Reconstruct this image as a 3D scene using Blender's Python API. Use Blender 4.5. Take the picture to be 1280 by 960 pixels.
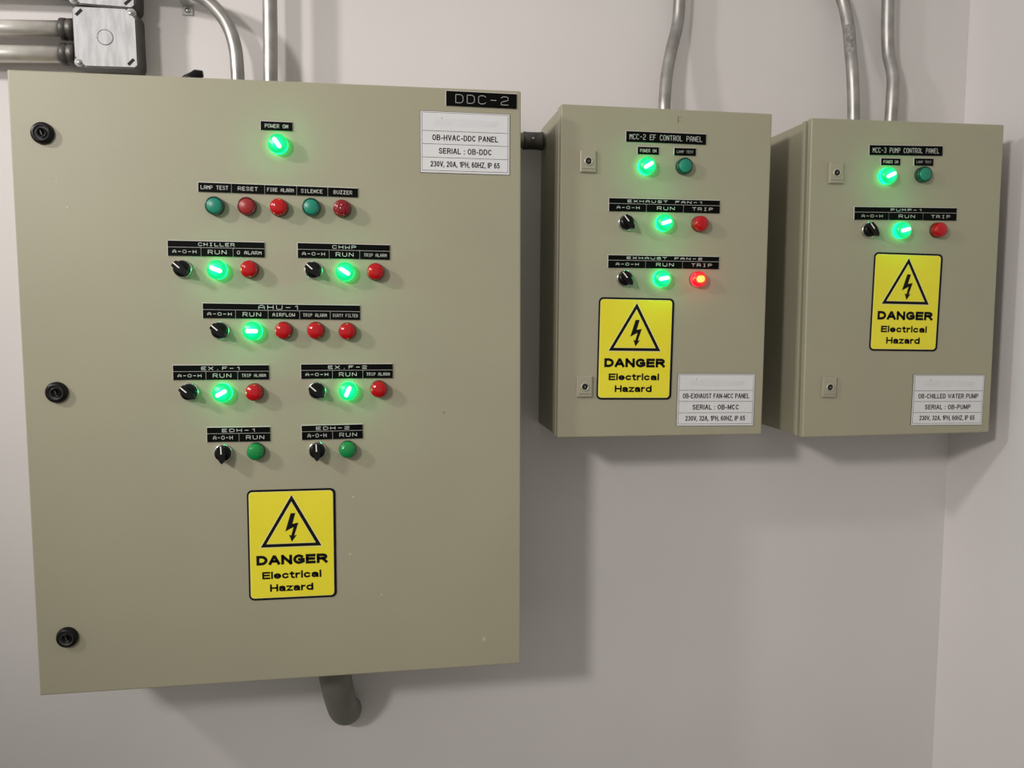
import bpy, bmesh, math
from mathutils import Vector, Matrix
from mathutils.geometry import tessellate_polygon

for o in list(bpy.data.objects):
    bpy.data.objects.remove(o)
SC = bpy.context.scene
COL = SC.collection
R = math.radians

# ------------------------------------------------------------------ camera
# metres; x right along the wall, z up, the wall is the plane y = 0
cd = bpy.data.cameras.new('camera'); cam = bpy.data.objects.new('camera', cd); COL.objects.link(cam)
cd.sensor_width = 36.0
cd.lens = 36.0 * 1027.0 / 1280.0
cd.clip_start = 0.02
yaw, pit, rol = R(8.9435), R(-5.0664), R(0.1318)
F = Vector((math.sin(yaw)*math.cos(pit), math.cos(yaw)*math.cos(pit), math.sin(pit)))
R0 = Vector((math.cos(yaw), -math.sin(yaw), 0)); U0 = R0.cross(F)
RR = math.cos(rol)*R0 + math.sin(rol)*U0
UU = -math.sin(rol)*R0 + math.cos(rol)*U0
m = Matrix((RR, UU, -F)).transposed().to_4x4()
m.translation = Vector((0, -1.6873, 0))
cam.matrix_world = m
SC.camera = cam

# ------------------------------------------------------------------ light
w = bpy.data.worlds.new('room_light'); SC.world = w; w.use_nodes = True
bg = w.node_tree.nodes['Background']
bg.inputs[0].default_value = (1.0, 0.975, 0.90, 1)
bg.inputs[1].default_value = 0.575

def spot(name, loc, target, size, radius, power, color):
    # downlight with a soft-edged beam
    l = bpy.data.lights.new(name, 'SPOT'); l.spot_size = R(size); l.spot_blend = 1.0
    l.shadow_soft_size = radius; l.energy = power; l.color = color
    o = bpy.data.objects.new(name, l); COL.objects.link(o)
    o.location = loc
    o.rotation_euler = (Vector(target)-Vector(loc)).to_track_quat('-Z', 'Y').to_euler()
    return o
spot('ceiling_light_near', (-2.30, -1.36, 1.22), (-0.70, 0, 0.45), 58, 0.10, 180, (1.0, 0.95, 0.925))
spot('ceiling_light_far', (-1.95, -3.0, 1.08), (1.20, 0, -0.20), 62, 0.17, 243, (1.0, 0.95, 0.925))

SC.view_settings.view_transform = 'Standard'
SC.view_settings.look = 'None'
SC.view_settings.exposure = 0.0
SC.view_settings.gamma = 1.0
SC.view_settings.use_curve_mapping = False

# ------------------------------------------------------------------ materials
def new_mat(name):
    mt = bpy.data.materials.new(name); mt.use_nodes = True
    nt = mt.node_tree
    return mt, nt, nt.nodes['Principled BSDF']

def plain(name, col, rough=0.5, metal=0.0, spec=0.5, emit=None, es=0.0):
    mt, nt, b = new_mat(name)
    b.inputs['Base Color'].default_value = (*col, 1)
    b.inputs['Roughness'].default_value = rough
    b.inputs['Metallic'].default_value = metal
    b.inputs['Specular IOR Level'].default_value = spec
    if emit:
        b.inputs['Emission Color'].default_value = (*emit, 1)
        b.inputs['Emission Strength'].default_value = es
    return mt

def noisy(name, c0, c1, scale, rough=0.5, metal=0.0, bump=0.0, bscale=300, stretch=(1, 1, 1), lo=0.35, hi=0.65, spec=0.5, rvar=0.0):
    mt, nt, b = new_mat(name)
    N, Lk = nt.nodes, nt.links
    tc = N.new('ShaderNodeTexCoord'); mp = N.new('ShaderNodeMapping'); mp.inputs['Scale'].default_value = stretch
    Lk.new(tc.outputs['Object'], mp.inputs[0])
    n = N.new('ShaderNodeTexNoise'); n.inputs['Scale'].default_value = scale; n.inputs['Detail'].default_value = 5
    Lk.new(mp.outputs[0], n.inputs['Vector'])
    cr = N.new('ShaderNodeValToRGB'); cr.color_ramp.elements[0].position = lo; cr.color_ramp.elements[1].position = hi
    cr.color_ramp.elements[0].color = (*c0, 1); cr.color_ramp.elements[1].color = (*c1, 1)
    Lk.new(n.outputs[0], cr.inputs[0]); Lk.new(cr.outputs[0], b.inputs['Base Color'])
    b.inputs['Roughness'].default_value = rough; b.inputs['Metallic'].default_value = metal
    b.inputs['Specular IOR Level'].default_value = spec
    if rvar:
        mr = N.new('ShaderNodeMapRange'); mr.inputs[3].default_value = rough-rvar; mr.inputs[4].default_value = rough+rvar
        Lk.new(n.outputs[0], mr.inputs[0]); Lk.new(mr.outputs[0], b.inputs['Roughness'])
    if bump:
        n2 = N.new('ShaderNodeTexNoise'); n2.inputs['Scale'].default_value = bscale; n2.inputs['Detail'].default_value = 2
        Lk.new(mp.outputs[0], n2.inputs['Vector'])
        bp = N.new('ShaderNodeBump'); bp.inputs['Strength'].default_value = bump; bp.inputs['Distance'].default_value = 0.001
        Lk.new(n2.outputs[0], bp.inputs['Height']); Lk.new(bp.outputs[0], b.inputs['Normal'])
    return mt

M = {}
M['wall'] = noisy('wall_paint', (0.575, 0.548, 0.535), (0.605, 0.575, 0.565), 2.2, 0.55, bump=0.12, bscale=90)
M['wall_side_lit'] = noisy('side_wall_lit_tone', (0.68, 0.645, 0.645), (0.71, 0.675, 0.675), 2.2, 0.5, bump=0.12, bscale=90)  # extra light on the right wall is put into this lighter colour
M['floor'] = noisy('floor_paint', (0.20, 0.19, 0.18), (0.25, 0.24, 0.22), 4, 0.5)

def cabinet_paint():
    mt, nt, b = new_mat('pebble_grey_enamel')
    N, Lk = nt.nodes, nt.links
    tc = N.new('ShaderNodeTexCoord')
    n = N.new('ShaderNodeTexNoise'); n.inputs['Scale'].default_value = 5; n.inputs['Detail'].default_value = 4
    Lk.new(tc.outputs['Object'], n.inputs['Vector'])
    cr = N.new('ShaderNodeValToRGB')
    cr.color_ramp.elements[0].position = 0.3; cr.color_ramp.elements[1].position = 0.7
    cr.color_ramp.elements[0].color = (0.302, 0.285, 0.203, 1); cr.color_ramp.elements[1].color = (0.320, 0.300, 0.213, 1)
    Lk.new(n.outputs[0], cr.inputs[0])
    # sparse paint nicks
    v = N.new('ShaderNodeTexVoronoi'); v.inputs['Scale'].default_value = 9
    Lk.new(tc.outputs['Object'], v.inputs['Vector'])
    lt = N.new('ShaderNodeMath'); lt.operation = 'LESS_THAN'; lt.inputs[1].default_value = 0.018
    Lk.new(v.outputs['Distance'], lt.inputs[0])
    mx = N.new('ShaderNodeMixRGB'); Lk.new(lt.outputs[0], mx.inputs[0]); Lk.new(cr.outputs[0], mx.inputs[1])
    mx.inputs[2].default_value = (0.20, 0.18, 0.13, 1)
    Lk.new(mx.outputs[0], b.inputs['Base Color'])
    b.inputs['Roughness'].default_value = 0.42
    b.inputs['Specular IOR Level'].default_value = 0.42
    n2 = N.new('ShaderNodeTexNoise'); n2.inputs['Scale'].default_value = 420; n2.inputs['Detail'].default_value = 1
    Lk.new(tc.outputs['Object'], n2.inputs['Vector'])
    bp = N.new('ShaderNodeBump'); bp.inputs['Strength'].default_value = 0.09; bp.inputs['Distance'].default_value = 0.0006
    Lk.new(n2.outputs[0], bp.inputs['Height']); Lk.new(bp.outputs[0], b.inputs['Normal'])
    return mt
M['paint'] = cabinet_paint()
M['gasket'] = plain('door_gasket_rubber', (0.02, 0.018, 0.012), 0.9)
M['latch'] = plain('latch_enamel', (0.315, 0.29, 0.215), 0.35)
M['chip'] = plain('chipped_paint', (0.40, 0.38, 0.29), 0.5)
M['scratch'] = plain('bare_scratch', (0.15, 0.13, 0.09), 0.7)
M['conduit'] = noisy('galvanised_conduit', (0.27, 0.26, 0.245), (0.38, 0.37, 0.35), 26, 0.40, 0.75, bump=0.1, bscale=60, rvar=0.12)
M['conduit_lit'] = noisy('galvanised_conduit_lit', (0.58, 0.55, 0.51), (0.70, 0.67, 0.63), 26, 0.34, 0.6, bump=0.1, bscale=60, rvar=0.1)  # lit copy of the conduit metal: missing reflections painted in as lighter colour
M['conduit_dark'] = noisy('dull_conduit', (0.14, 0.14, 0.11), (0.19, 0.19, 0.15), 20, 0.5, 0.5)
M['fitting'] = noisy('dull_steel_fitting', (0.06, 0.055, 0.05), (0.13, 0.12, 0.11), 60, 0.45, 0.6)
M['galv'] = noisy('galvanised_plate', (0.36, 0.365, 0.37), (0.50, 0.505, 0.515), 40, 0.6, 0.25, stretch=(3, 3, 0.6), rvar=0.1)
M['dull_tag'] = noisy('scuffed_sticker_grey', (0.13, 0.125, 0.115), (0.30, 0.29, 0.27), 120, 0.6)
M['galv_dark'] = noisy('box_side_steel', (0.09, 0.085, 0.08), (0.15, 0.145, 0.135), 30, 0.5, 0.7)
M['screw'] = plain('screw_steel', (0.55, 0.54, 0.52), 0.3, 0.9)
M['black'] = plain('black_plastic', (0.003, 0.003, 0.003), 0.30, spec=0.22)
M['blackmatt'] = plain('black_recess', (0.004, 0.004, 0.004), 0.8)
M['grey_ring'] = plain('dark_grey_plastic', (0.035, 0.035, 0.035), 0.4)
M['barrel_rim'] = plain('zinc_rim', (0.50, 0.48, 0.40), 0.35, 0.5)
M['chrome'] = plain('satin_chrome', (0.62, 0.61, 0.58), 0.22, 1.0)
M['white'] = plain('white_line', (0.80, 0.79, 0.76), 0.4)
M['engrave_white'] = plain('engraved_white_core', (0.62, 0.61, 0.58), 0.6)
M['engrave_dim'] = plain('engraved_grey_core', (0.42, 0.42, 0.40), 0.6)
M['lam_black'] = plain('black_laminate', (0.002, 0.002, 0.002), 0.5, spec=0.06)
M['sticker'] = noisy('silver_white_sticker', (0.60, 0.60, 0.61), (0.64, 0.64, 0.65), 12, 0.35)
M['smudge'] = noisy('sticker_smudge', (0.55, 0.55, 0.57), (0.61, 0.61, 0.62), 25, 0.45)
M['ink'] = plain('black_ink', (0.004, 0.004, 0.005), 0.5, spec=0.15)
M['yellow'] = noisy('yellow_vinyl', (0.72, 0.63, 0.020), (0.76, 0.67, 0.028), 6, 0.35)
M['sign_edge'] = plain('sign_white_line', (0.75, 0.70, 0.30), 0.4)
M['teal'] = plain('teal_plastic', (0.004, 0.190, 0.125), 0.35)
M['teal_dark'] = plain('teal_rim_plastic', (0.003, 0.035, 0.022), 0.35)
M['dred'] = plain('dull_red_plastic', (0.27, 0.010, 0.012), 0.35)
M['dred_dark'] = plain('dark_red_rim_plastic', (0.09, 0.004, 0.004), 0.35)
M['duct'] = noisy('grey_duct_plastic', (0.13, 0.13, 0.107), (0.165, 0.16, 0.135), 15, 0.55)

def lens_mat(name, col, rings=0.35):
    mt, nt, b = new_mat(name)
    N, Lk = nt.nodes, nt.links
    b.inputs['Base Color'].default_value = (*col, 1)
    b.inputs['Roughness'].default_value = 0.16
    b.inputs['Coat Weight'].default_value = 0.15
    b.inputs['Specular IOR Level'].default_value = 0.4
    b.inputs['Coat Roughness'].default_value = 0.08
    tc = N.new('ShaderNodeTexCoord')
    v = N.new('ShaderNodeTexVoronoi'); v.inputs['Scale'].default_value = 300
    Lk.new(tc.outputs['Object'], v.inputs['Vector'])
    bp = N.new('ShaderNodeBump'); bp.inputs['Strength'].default_value = rings; bp.inputs['Distance'].default_value = 0.0008
    Lk.new(v.outputs['Distance'], bp.inputs['Height']); Lk.new(bp.outputs[0], b.inputs['Normal'])
    return mt
M['red_lens'] = lens_mat('red_lens', (0.40, 0.0, 0.003), 0.2)
M['deepred_lens'] = lens_mat('buzzer_lens', (0.20, 0.003, 0.010), 0.9)
M['green_lens'] = lens_mat('green_lens', (0.003, 0.20, 0.045), 0.5)

def lit_lens(name, core, rim, strength):
    # a lit lamp: its LED sits behind the middle of the lens, so the middle gives off more light
    mt, nt, b = new_mat(name)
    N, Lk = nt.nodes, nt.links
    b.inputs['Base Color'].default_value = (rim[0]*0.05, rim[1]*0.05, rim[2]*0.05, 1)
    b.inputs['Roughness'].default_value = 0.3
    tc = N.new('ShaderNodeTexCoord'); mp = N.new('ShaderNodeMapping'); mp.inputs['Scale'].default_value = (1, 0, 1)
    Lk.new(tc.outputs['Object'], mp.inputs[0])
    ln = N.new('ShaderNodeVectorMath'); ln.operation = 'LENGTH'; Lk.new(mp.outputs[0], ln.inputs[0])
    cr = N.new('ShaderNodeValToRGB'); cr.color_ramp.interpolation = 'EASE'
    mr = N.new('ShaderNodeMapRange'); mr.inputs[1].default_value = 0.004; mr.inputs[2].default_value = 0.0125
    Lk.new(ln.outputs['Value'], mr.inputs[0]); Lk.new(mr.outputs[0], cr.inputs[0])
    cr.color_ramp.elements[0].color = (*core, 1); cr.color_ramp.elements[1].color = (*rim, 1)
    Lk.new(cr.outputs[0], b.inputs['Emission Color']); b.inputs['Emission Strength'].default_value = strength
    return mt
M['lit_green'] = lit_lens('lit_green_lens', (0.0, 1.0, 0.62), (0.0, 0.84, 0.23), 1.0)
M['lit_red'] = lit_lens('lit_red_lens', (1.0, 0.10, 0.03), (0.9, 0.005, 0.02), 1.0)
M['side_green'] = plain('lit_green_lens_side', (0, 0.02, 0.01), 0.4, emit=(0.0, 1.0, 0.16), es=4.8)
M['side_red'] = plain('lit_red_lens_side', (0.02, 0, 0), 0.4, emit=(1.0, 0.012, 0.03), es=4.5)
M['led_white'] = plain('led_white_green', (0, 0, 0), 0.4, emit=(0.80, 1.0, 0.96), es=1.5)
M['led_amber'] = plain('led_amber', (0, 0, 0), 0.4, emit=(1.0, 0.62, 0.10), es=1.4)

# ------------------------------------------------------------------ mesh helpers
class MB:
    """collects shapes with material slots; y points INTO the wall, so fronts have smaller y"""
    def __init__(s): s.bm = bmesh.new(); s.mats = []
    def slot(s, mt):
        if mt not in s.mats: s.mats.append(mt)
        return s.mats.index(mt)
    def box(s, x0, x1, y0, y1, z0, z1, mt, bevel=0.0, seg=2):
        t = bmesh.new()
        bmesh.ops.create_cube(t, size=1)
        for v in t.verts:
            v.co = Vector((x0 if v.co.x < 0 else x1, y0 if v.co.y < 0 else y1, z0 if v.co.z < 0 else z1))
        if bevel: bmesh.ops.bevel(t, geom=t.edges[:], offset=bevel, segments=seg, profile=0.5, affect='EDGES')
        return s.add(t, mt)
    def add(s, t, mt, smooth=False, mtx=None):
        k = s.slot(mt)
        if mtx is not None: bmesh.ops.transform(t, matrix=mtx, verts=t.verts[:])
        vm = [s.bm.verts.new(v.co) for v in t.verts]
        t.verts.index_update()
        for f in t.faces:
            try:
                g = s.bm.faces.new([vm[v.index] for v in f.verts]); g.material_index = k; g.smooth = smooth
            except ValueError: pass
        t.free(); return s
    def lathe(s, prof, mt, n=28, smooth=True, center=(0, 0, 0), axis='y'):
        """prof: (radius, y) pairs, revolved about the y axis (or x / z)"""
        t = bmesh.new(); rings = []
        for r, y in prof:
            if r < 1e-6: rings.append([t.verts.new((0, y, 0))])
            else: rings.append([t.verts.new((r*math.cos(2*math.pi*i/n), y, r*math.sin(2*math.pi*i/n))) for i in range(n)])
        for a, b in zip(rings, rings[1:]):
            for i in range(n):
                j = (i+1) % n
                if len(a) == 1 and len(b) == 1: continue
                if len(a) == 1: t.faces.new((a[0], b[j], b[i]))
                elif len(b) == 1: t.faces.new((a[i], a[j], b[0]))
                else: t.faces.new((a[i], a[j], b[j], b[i]))
        bmesh.ops.recalc_face_normals(t, faces=t.faces[:])
        mt4 = Matrix.Translation(center)
        if axis == 'x': mt4 = mt4 @ Matrix.Rotation(R(-90), 4, 'Z')
        if axis == 'z': mt4 = mt4 @ Matrix.Rotation(R(90), 4, 'X')
        return s.add(t, mt, smooth, mt4)
    def prism(s, pts, y0, y1, mt, bevel=0.0):
        """outline (x, z) given counter-clockwise seen from the front, extruded from y1 (back) to y0 (front)"""
        t = bmesh.new()
        tris = tessellate_polygon([[Vector((p[0], p[1], 0)) for p in pts]])
        fr = [t.verts.new((p[0], y0, p[1])) for p in pts]; bk = [t.verts.new((p[0], y1, p[1])) for p in pts]
        n = len(pts)
        for a, b, c in tris:
            t.faces.new((fr[a], fr[b], fr[c])); t.faces.new((bk[c], bk[b], bk[a]))
        for i in range(n):
            j = (i+1) % n; t.faces.new((fr[i], bk[i], bk[j], fr[j]))
        bmesh.ops.recalc_face_normals(t, faces=t.faces[:])
        return s.add(t, mt)
    def tube(s, pts, r, mt, n=18, caps=True):
        P = [Vector(p) for p in pts]; t = bmesh.new(); rings = []
        up = None
        for i, p in enumerate(P):
            d = (P[min(i+1, len(P)-1)] - P[max(i-1, 0)]).normalized()
            if up is None:
                up = Vector((0, 1, 0)) if abs(d.y) < 0.8 else Vector((1, 0, 0))
            up = (up - d*up.dot(d)).normalized(); sd = d.cross(up)
            rr = r[i] if isinstance(r, (list, tuple)) else r
            rings.append([t.verts.new(p + (up*math.cos(2*math.pi*k/n) + sd*math.sin(2*math.pi*k/n))*rr) for k in range(n)])
        for a, b in zip(rings, rings[1:]):
            for k in range(n): t.faces.new((a[k], a[(k+1) % n], b[(k+1) % n], b[k]))
        if caps: t.faces.new(rings[0]); t.faces.new(rings[-1])
        bmesh.ops.recalc_face_normals(t, faces=t.faces[:])
        return s.add(t, mt, True)
    def mesh(s, name):
        me = bpy.data.meshes.new(name); s.bm.to_mesh(me); s.bm.free()
        for mt in s.mats: me.materials.append(M[mt])
        return me
    def build(s, name, parent=None, loc=(0, 0, 0), roty=0.0):
        return put(name, s.mesh(name), parent, loc, roty)

def put(name, me, parent=None, loc=(0, 0, 0), roty=0.0):
    o = bpy.data.objects.new(name, me); COL.objects.link(o)
    o.parent = parent; o.location = loc; o.rotation_euler = (0, roty, 0)
    return o

def thing(name, label, cat, loc=(0, 0, 0), group=None):
    o = bpy.data.objects.new(name, None); COL.objects.link(o)
    o.location = loc; o['label'] = label; o['category'] = cat; o.empty_display_size = 0.05
    if group: o['group'] = group
    return o

def smooth_path(pts, n=8):
    P = [Vector(p) for p in pts]; out = []
    for i in range(len(P)-1):
        p0 = P[i-1] if i else P[0]*2-P[1]; p1, p2 = P[i], P[i+1]; p3 = P[i+2] if i+2 < len(P) else P[-1]*2-P[-2]
        for k in range(n):
            t = k/n
            out.append(0.5*((2*p1)+(p2-p0)*t+(2*p0-5*p1+4*p2-p3)*t*t+(3*p1-p0-3*p2+p3)*t**3))
    out.append(P[-1]); return out

def rrect(w, h, r, n=5, cx=0, cz=0):
    pts = []
    for sx, sz, a in ((1, 1, 0), (-1, 1, 90), (-1, -1, 180), (1, -1, 270)):
        for k in range(n+1):
            t = R(a+90*k/n); pts.append((cx+sx*(w/2-r)+r*math.cos(t), cz+sz*(h/2-r)+r*math.sin(t)))
    return pts

# ------------------------------------------------------------------ engraved single-stroke lettering
G = {
 'A': [[(0, 0), (0, 4), (1.4, 6), (2.6, 6), (4, 4), (4, 0)], [(0, 2.4), (4, 2.4)]],
 'B': [[(0, 0), (0, 6), (3.2, 6), (4, 5.2), (4, 3.9), (3.2, 3.1), (0, 3.1)], [(3.2, 3.1), (4, 2.3), (4, 0.8), (3.2, 0), (0, 0)]],
 'C': [[(4, 5), (3, 6), (1, 6), (0, 5), (0, 1), (1, 0), (3, 0), (4, 1)]],
 'D': [[(0, 0), (0, 6), (2.8, 6), (4, 4.8), (4, 1.2), (2.8, 0), (0, 0)]],
 'E': [[(4, 6), (0, 6), (0, 0), (4, 0)], [(0, 3.1), (3.2, 3.1)]],
 'F': [[(4, 6), (0, 6), (0, 0)], [(0, 3.1), (3.2, 3.1)]],
 'H': [[(0, 0), (0, 6)], [(4, 0), (4, 6)], [(0, 3), (4, 3)]],
 'I': [[(1, 6), (3, 6)], [(2, 6), (2, 0)], [(1, 0), (3, 0)]],
 'L': [[(0, 6), (0, 0), (4, 0)]],
 'M': [[(0, 0), (0, 6), (2, 3), (4, 6), (4, 0)]],
 'N': [[(0, 0), (0, 6), (4, 0), (4, 6)]],
 'O': [[(1, 0), (0, 1), (0, 5), (1, 6), (3, 6), (4, 5), (4, 1), (3, 0), (1, 0)]],
 'P': [[(0, 0), (0, 6), (3.2, 6), (4, 5.2), (4, 3.6), (3.2, 2.8), (0, 2.8)]],
 'R': [[(0, 0), (0, 6), (3.2, 6), (4, 5.2), (4, 3.6), (3.2, 2.8), (0, 2.8)], [(2.2, 2.8), (4, 0)]],
 'S': [[(4, 5.1), (3.1, 6), (0.9, 6), (0, 5.2), (0, 3.9), (0.9, 3.1), (3.1, 3.1), (4, 2.3), (4, 0.9), (3.1, 0), (0.9, 0), (0, 0.9)]],
 'T': [[(0, 6), (4, 6)], [(2, 6), (2, 0)]],
 'U': [[(0, 6), (0, 1), (1, 0), (3, 0), (4, 1), (4, 6)]],
 'W': [[(0, 6), (0, 0), (2, 3), (4, 0), (4, 6)]],
 'X': [[(0, 0), (4, 6)], [(0, 6), (4, 0)]],
 'Y': [[(0, 6), (2, 3), (4, 6)], [(2, 3), (2, 0)]],
 'Z': [[(0, 6), (4, 6), (0, 0), (4, 0)]],
 '1': [[(0.9, 4.6), (2.4, 6), (2.4, 0)]],
 '2': [[(0, 5), (1, 6), (3, 6), (4, 5.1), (4, 3.8), (3.2, 3.1), (1, 2.4), (0, 1.5), (0, 0), (4, 0)]],
 '3': [[(0, 5.2), (0.9, 6), (3.1, 6), (4, 5.2), (4, 3.9), (3.1, 3.1), (1.4, 3.1)], [(3.1, 3.1), (4, 2.3), (4, 0.9), (3.1, 0), (0.9, 0), (0, 0.8)]],
 '-': [[(0.5, 3), (3.5, 3)]],
 '.': [[(1.8, 0), (2.2, 0)]],
}
def stroke_text(mb, text, cx, cz, width, height, y, th, mt, adv=6.3):
    """letters made of thin raised ribbons, width x height metres overall"""
    n = len(text); tot = (n-1)*adv+4
    sx = width/tot; sz = height/6
    k = mb.slot(mt); bm = mb.bm
    x0 = cx-width/2; z0 = cz-height/2
    for i, ch in enumerate(text):
        for line in G.get(ch, []):
            P = [Vector((x0+(i*adv+px)*sx, z0+pz*sz)) for px, pz in line]
            for a, b in zip(P, P[1:]):
                d = b-a; L_ = d.length
                if L_ < 1e-7: continue
                d /= L_; nn = Vector((-d.y, d.x))*th/2; e = d*th*0.35
                q = [a-e-nn, b+e-nn, b+e+nn, a-e+nn]
                f = bm.faces.new([bm.verts.new((v.x, y, v.y)) for v in q]); f.material_index = k

def arc(cx, cz, rx, rz, a0, a1, n=8):
    return [(cx+rx*math.cos(R(a0+(a1-a0)*k/n)), cz+rz*math.sin(R(a0+(a1-a0)*k/n))) for k in range(n+1)]
# printed sans serif letters, centre lines in a 4 x 6 cell, width factor first
S = {
 'A': (1.06, [[(0, 0), (1.78, 6), (2.22, 6), (4, 0)], [(0.9, 1.9), (3.1, 1.9)]]),
 'B': (0.95, [[(0, 0), (0, 6), (2.4, 6)]+arc(2.4, 4.6, 1.4, 1.4, 90, -90, 6)+[(0, 3.2)], [(2.4, 3.2)]+arc(2.6, 1.6, 1.4, 1.6, 90, -90, 6)+[(0, 0)]]),
 'C': (1.0, [arc(2, 3, 2, 3, 42, 318, 14)]),
 'D': (1.0, [[(0, 0), (0, 6), (1.7, 6)]+arc(1.7, 3, 2.3, 3, 90, -90, 10)+[(0, 0)]]),
 'E': (0.88, [[(4, 6), (0, 6), (0, 0), (4, 0)], [(0, 3.1), (3.7, 3.1)]]),
 'F': (0.84, [[(4, 6), (0, 6), (0, 0)], [(0, 3.1), (3.4, 3.1)]]),
 'G': (1.06, [arc(2, 3, 2, 3, 48, 300, 14)+[(4, 1.0), (4, 2.8), (2.2, 2.8)]]),
 'H': (0.98, [[(0, 0), (0, 6)], [(4, 0), (4, 6)], [(0, 3), (4, 3)]]),
 'I': (0.0, [[(0, 0), (0, 6)]]),
 'L': (0.80, [[(0, 6), (0, 0), (4, 0)]]),
 'M': (1.15, [[(0, 0), (0, 6)], [(0, 6), (2, 0.6), (4, 6)], [(4, 6), (4, 0)]]),
 'N': (1.0, [[(0, 0), (0, 6)], [(0.1, 6), (3.9, 0)], [(4, 6), (4, 0)]]),
 'O': (1.06, [arc(2, 3, 2, 3, 0, 360, 18)]),
 'P': (0.92, [[(0, 0), (0, 6), (2.4, 6)]+arc(2.4, 4.4, 1.6, 1.6, 90, -90, 6)+[(0, 2.8)]]),
 'R': (1.0, [[(0, 0), (0, 6), (2.4, 6)]+arc(2.4, 4.5, 1.5, 1.5, 90, -90, 6)+[(0, 3.0)], [(2.2, 3.0), (4, 0)]]),
 'S': (0.92, [arc(2, 4.5, 1.85, 1.5, 25, 270, 9)+arc(2, 1.5, 1.95, 1.5, 90, -155, 9)]),
 'T': (0.92, [[(0, 6), (4, 6)], [(2, 6), (2, 0)]]),
 'U': (0.98, [[(0, 6)]+arc(2, 2, 2, 2, 180, 360, 8)+[(4, 6)]]),
 'V': (1.0, [[(0, 6), (1.9, 0), (2.1, 0), (4, 6)]]),
 'W': (1.4, [[(0, 6), (1, 0), (2, 5.4), (3, 0), (4, 6)]]),
 'X': (1.0, [[(0, 0), (4, 6)], [(0, 6), (4, 0)]]),
 'Z': (0.9, [[(0, 6), (4, 6), (0, 0), (4, 0)]]),
 '0': (0.80, [arc(2, 3, 2, 3, 0, 360, 16)]),
 '1': (0.40, [[(0, 4.6), (4, 6)], [(4, 6), (4, 0)]]),
 '2': (0.80, [arc(2, 4.3, 1.9, 1.7, 170, -35, 8)+[(0, 0), (4, 0)]]),
 '3': (0.80, [arc(1.9, 4.5, 1.8, 1.5, 150, -80, 8), arc(1.9, 1.6, 2.0, 1.6, 80, -150, 8)]),
 '5': (0.80, [[(3.7, 6), (0.6, 6), (0.3, 3.2)]+arc(1.9, 1.9, 2.0, 1.9, 130, -150, 9)]),
 '6': (0.80, [arc(2, 3, 2, 3, 50, 180, 7)+arc(2, 1.8, 2, 1.8, 180, 520, 12)]),
 '-': (0.45, [[(0, 2.2), (4, 2.2)]]),
 ':': (0.0, [[(0, -0.05), (0, 0.15)], [(0, 3.6), (0, 3.8)]]),
 ',': (0.0, [[(0, 0.3), (-0.3, -0.9)]]),
 'a': (0.78, [arc(1.9, 3.0, 1.8, 1.2, 165, 30, 5)+[(3.8, 3.0), (3.8, 0)], [(3.8, 2.3)]+arc(1.6, 1.15, 1.6, 1.15, 90, 270, 6)+[(3.8, 0.9)]]),
 'c': (0.76, [arc(2, 2.1, 2, 2.1, 40, 320, 10)]),
 'd': (0.82, [[(4, 6), (4, 0)], arc(2.1, 2.1, 2.1, 2.1, 0, 360, 12)]),
 'e': (0.80, [[(0.1, 2.1), (4, 2.1)]+arc(2, 2.1, 2, 2.1, 10, 325, 12)]),
 'i': (0.0, [[(0, 0), (0, 4.2)], [(0, 6.1), (0, 6.3)]]),
 'l': (0.0, [[(0, 0), (0, 6.2)]]),
 'r': (0.44, [[(0, 0), (0, 4.2)], [(0, 2.6), (1.6, 4.0), (4, 4.1)]]),
 't': (0.42, [[(1.4, 5.6), (1.4, 0.8), (2.4, 0), (4, 0)], [(-0.6, 4.2), (4, 4.2)]]),
 'z': (0.70, [[(0, 4.2), (4, 4.2), (0, 0), (4, 0)]]),
}
def ribbon(mb, P, t, y, mt):
    """flat band of width t along P with mitred corners"""
    P = [Vector(p) for p in P]
    P = [p for i, p in enumerate(P) if i == 0 or (p-P[i-1]).length > 1e-6]
    k = mb.slot(mt); bm = mb.bm; n = len(P)
    if n < 2: return
    if (P[0]-P[-1]).length > 1e-6:      # square ends
        P[0] = P[0]+(P[0]-P[1]).normalized()*t*0.48; P[-1] = P[-1]+(P[-1]-P[-2]).normalized()*t*0.48
    closed = n > 3 and (P[0]-P[-1]).length < 1e-6
    def nrm(a, b):
        d = (b-a).normalized(); return Vector((-d.y, d.x))
    lo, hi = [], []
    for i in range(n):
        if closed and i in (0, n-1): n0, n1 = nrm(P[-2], P[-1]), nrm(P[0], P[1])
        else:
            n0 = nrm(P[i-1], P[i]) if i else nrm(P[0], P[1]); n1 = nrm(P[i], P[i+1]) if i < n-1 else n0
        m_ = (n0+n1)
        if m_.length < 0.2: m_ = n0.copy()
        m_.normalize(); sc = min(1/max(m_.dot(n0), 0.3), 2.2)
        hi.append(P[i]+m_*t/2*sc); lo.append(P[i]-m_*t/2*sc)
    A_ = [bm.verts.new((p.x, y, p.y)) for p in lo]; B_ = [bm.verts.new((p.x, y, p.y)) for p in hi]
    for i in range(n-1):
        f = bm.faces.new((A_[i], A_[i+1], B_[i+1], B_[i])); f.material_index = k
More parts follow.
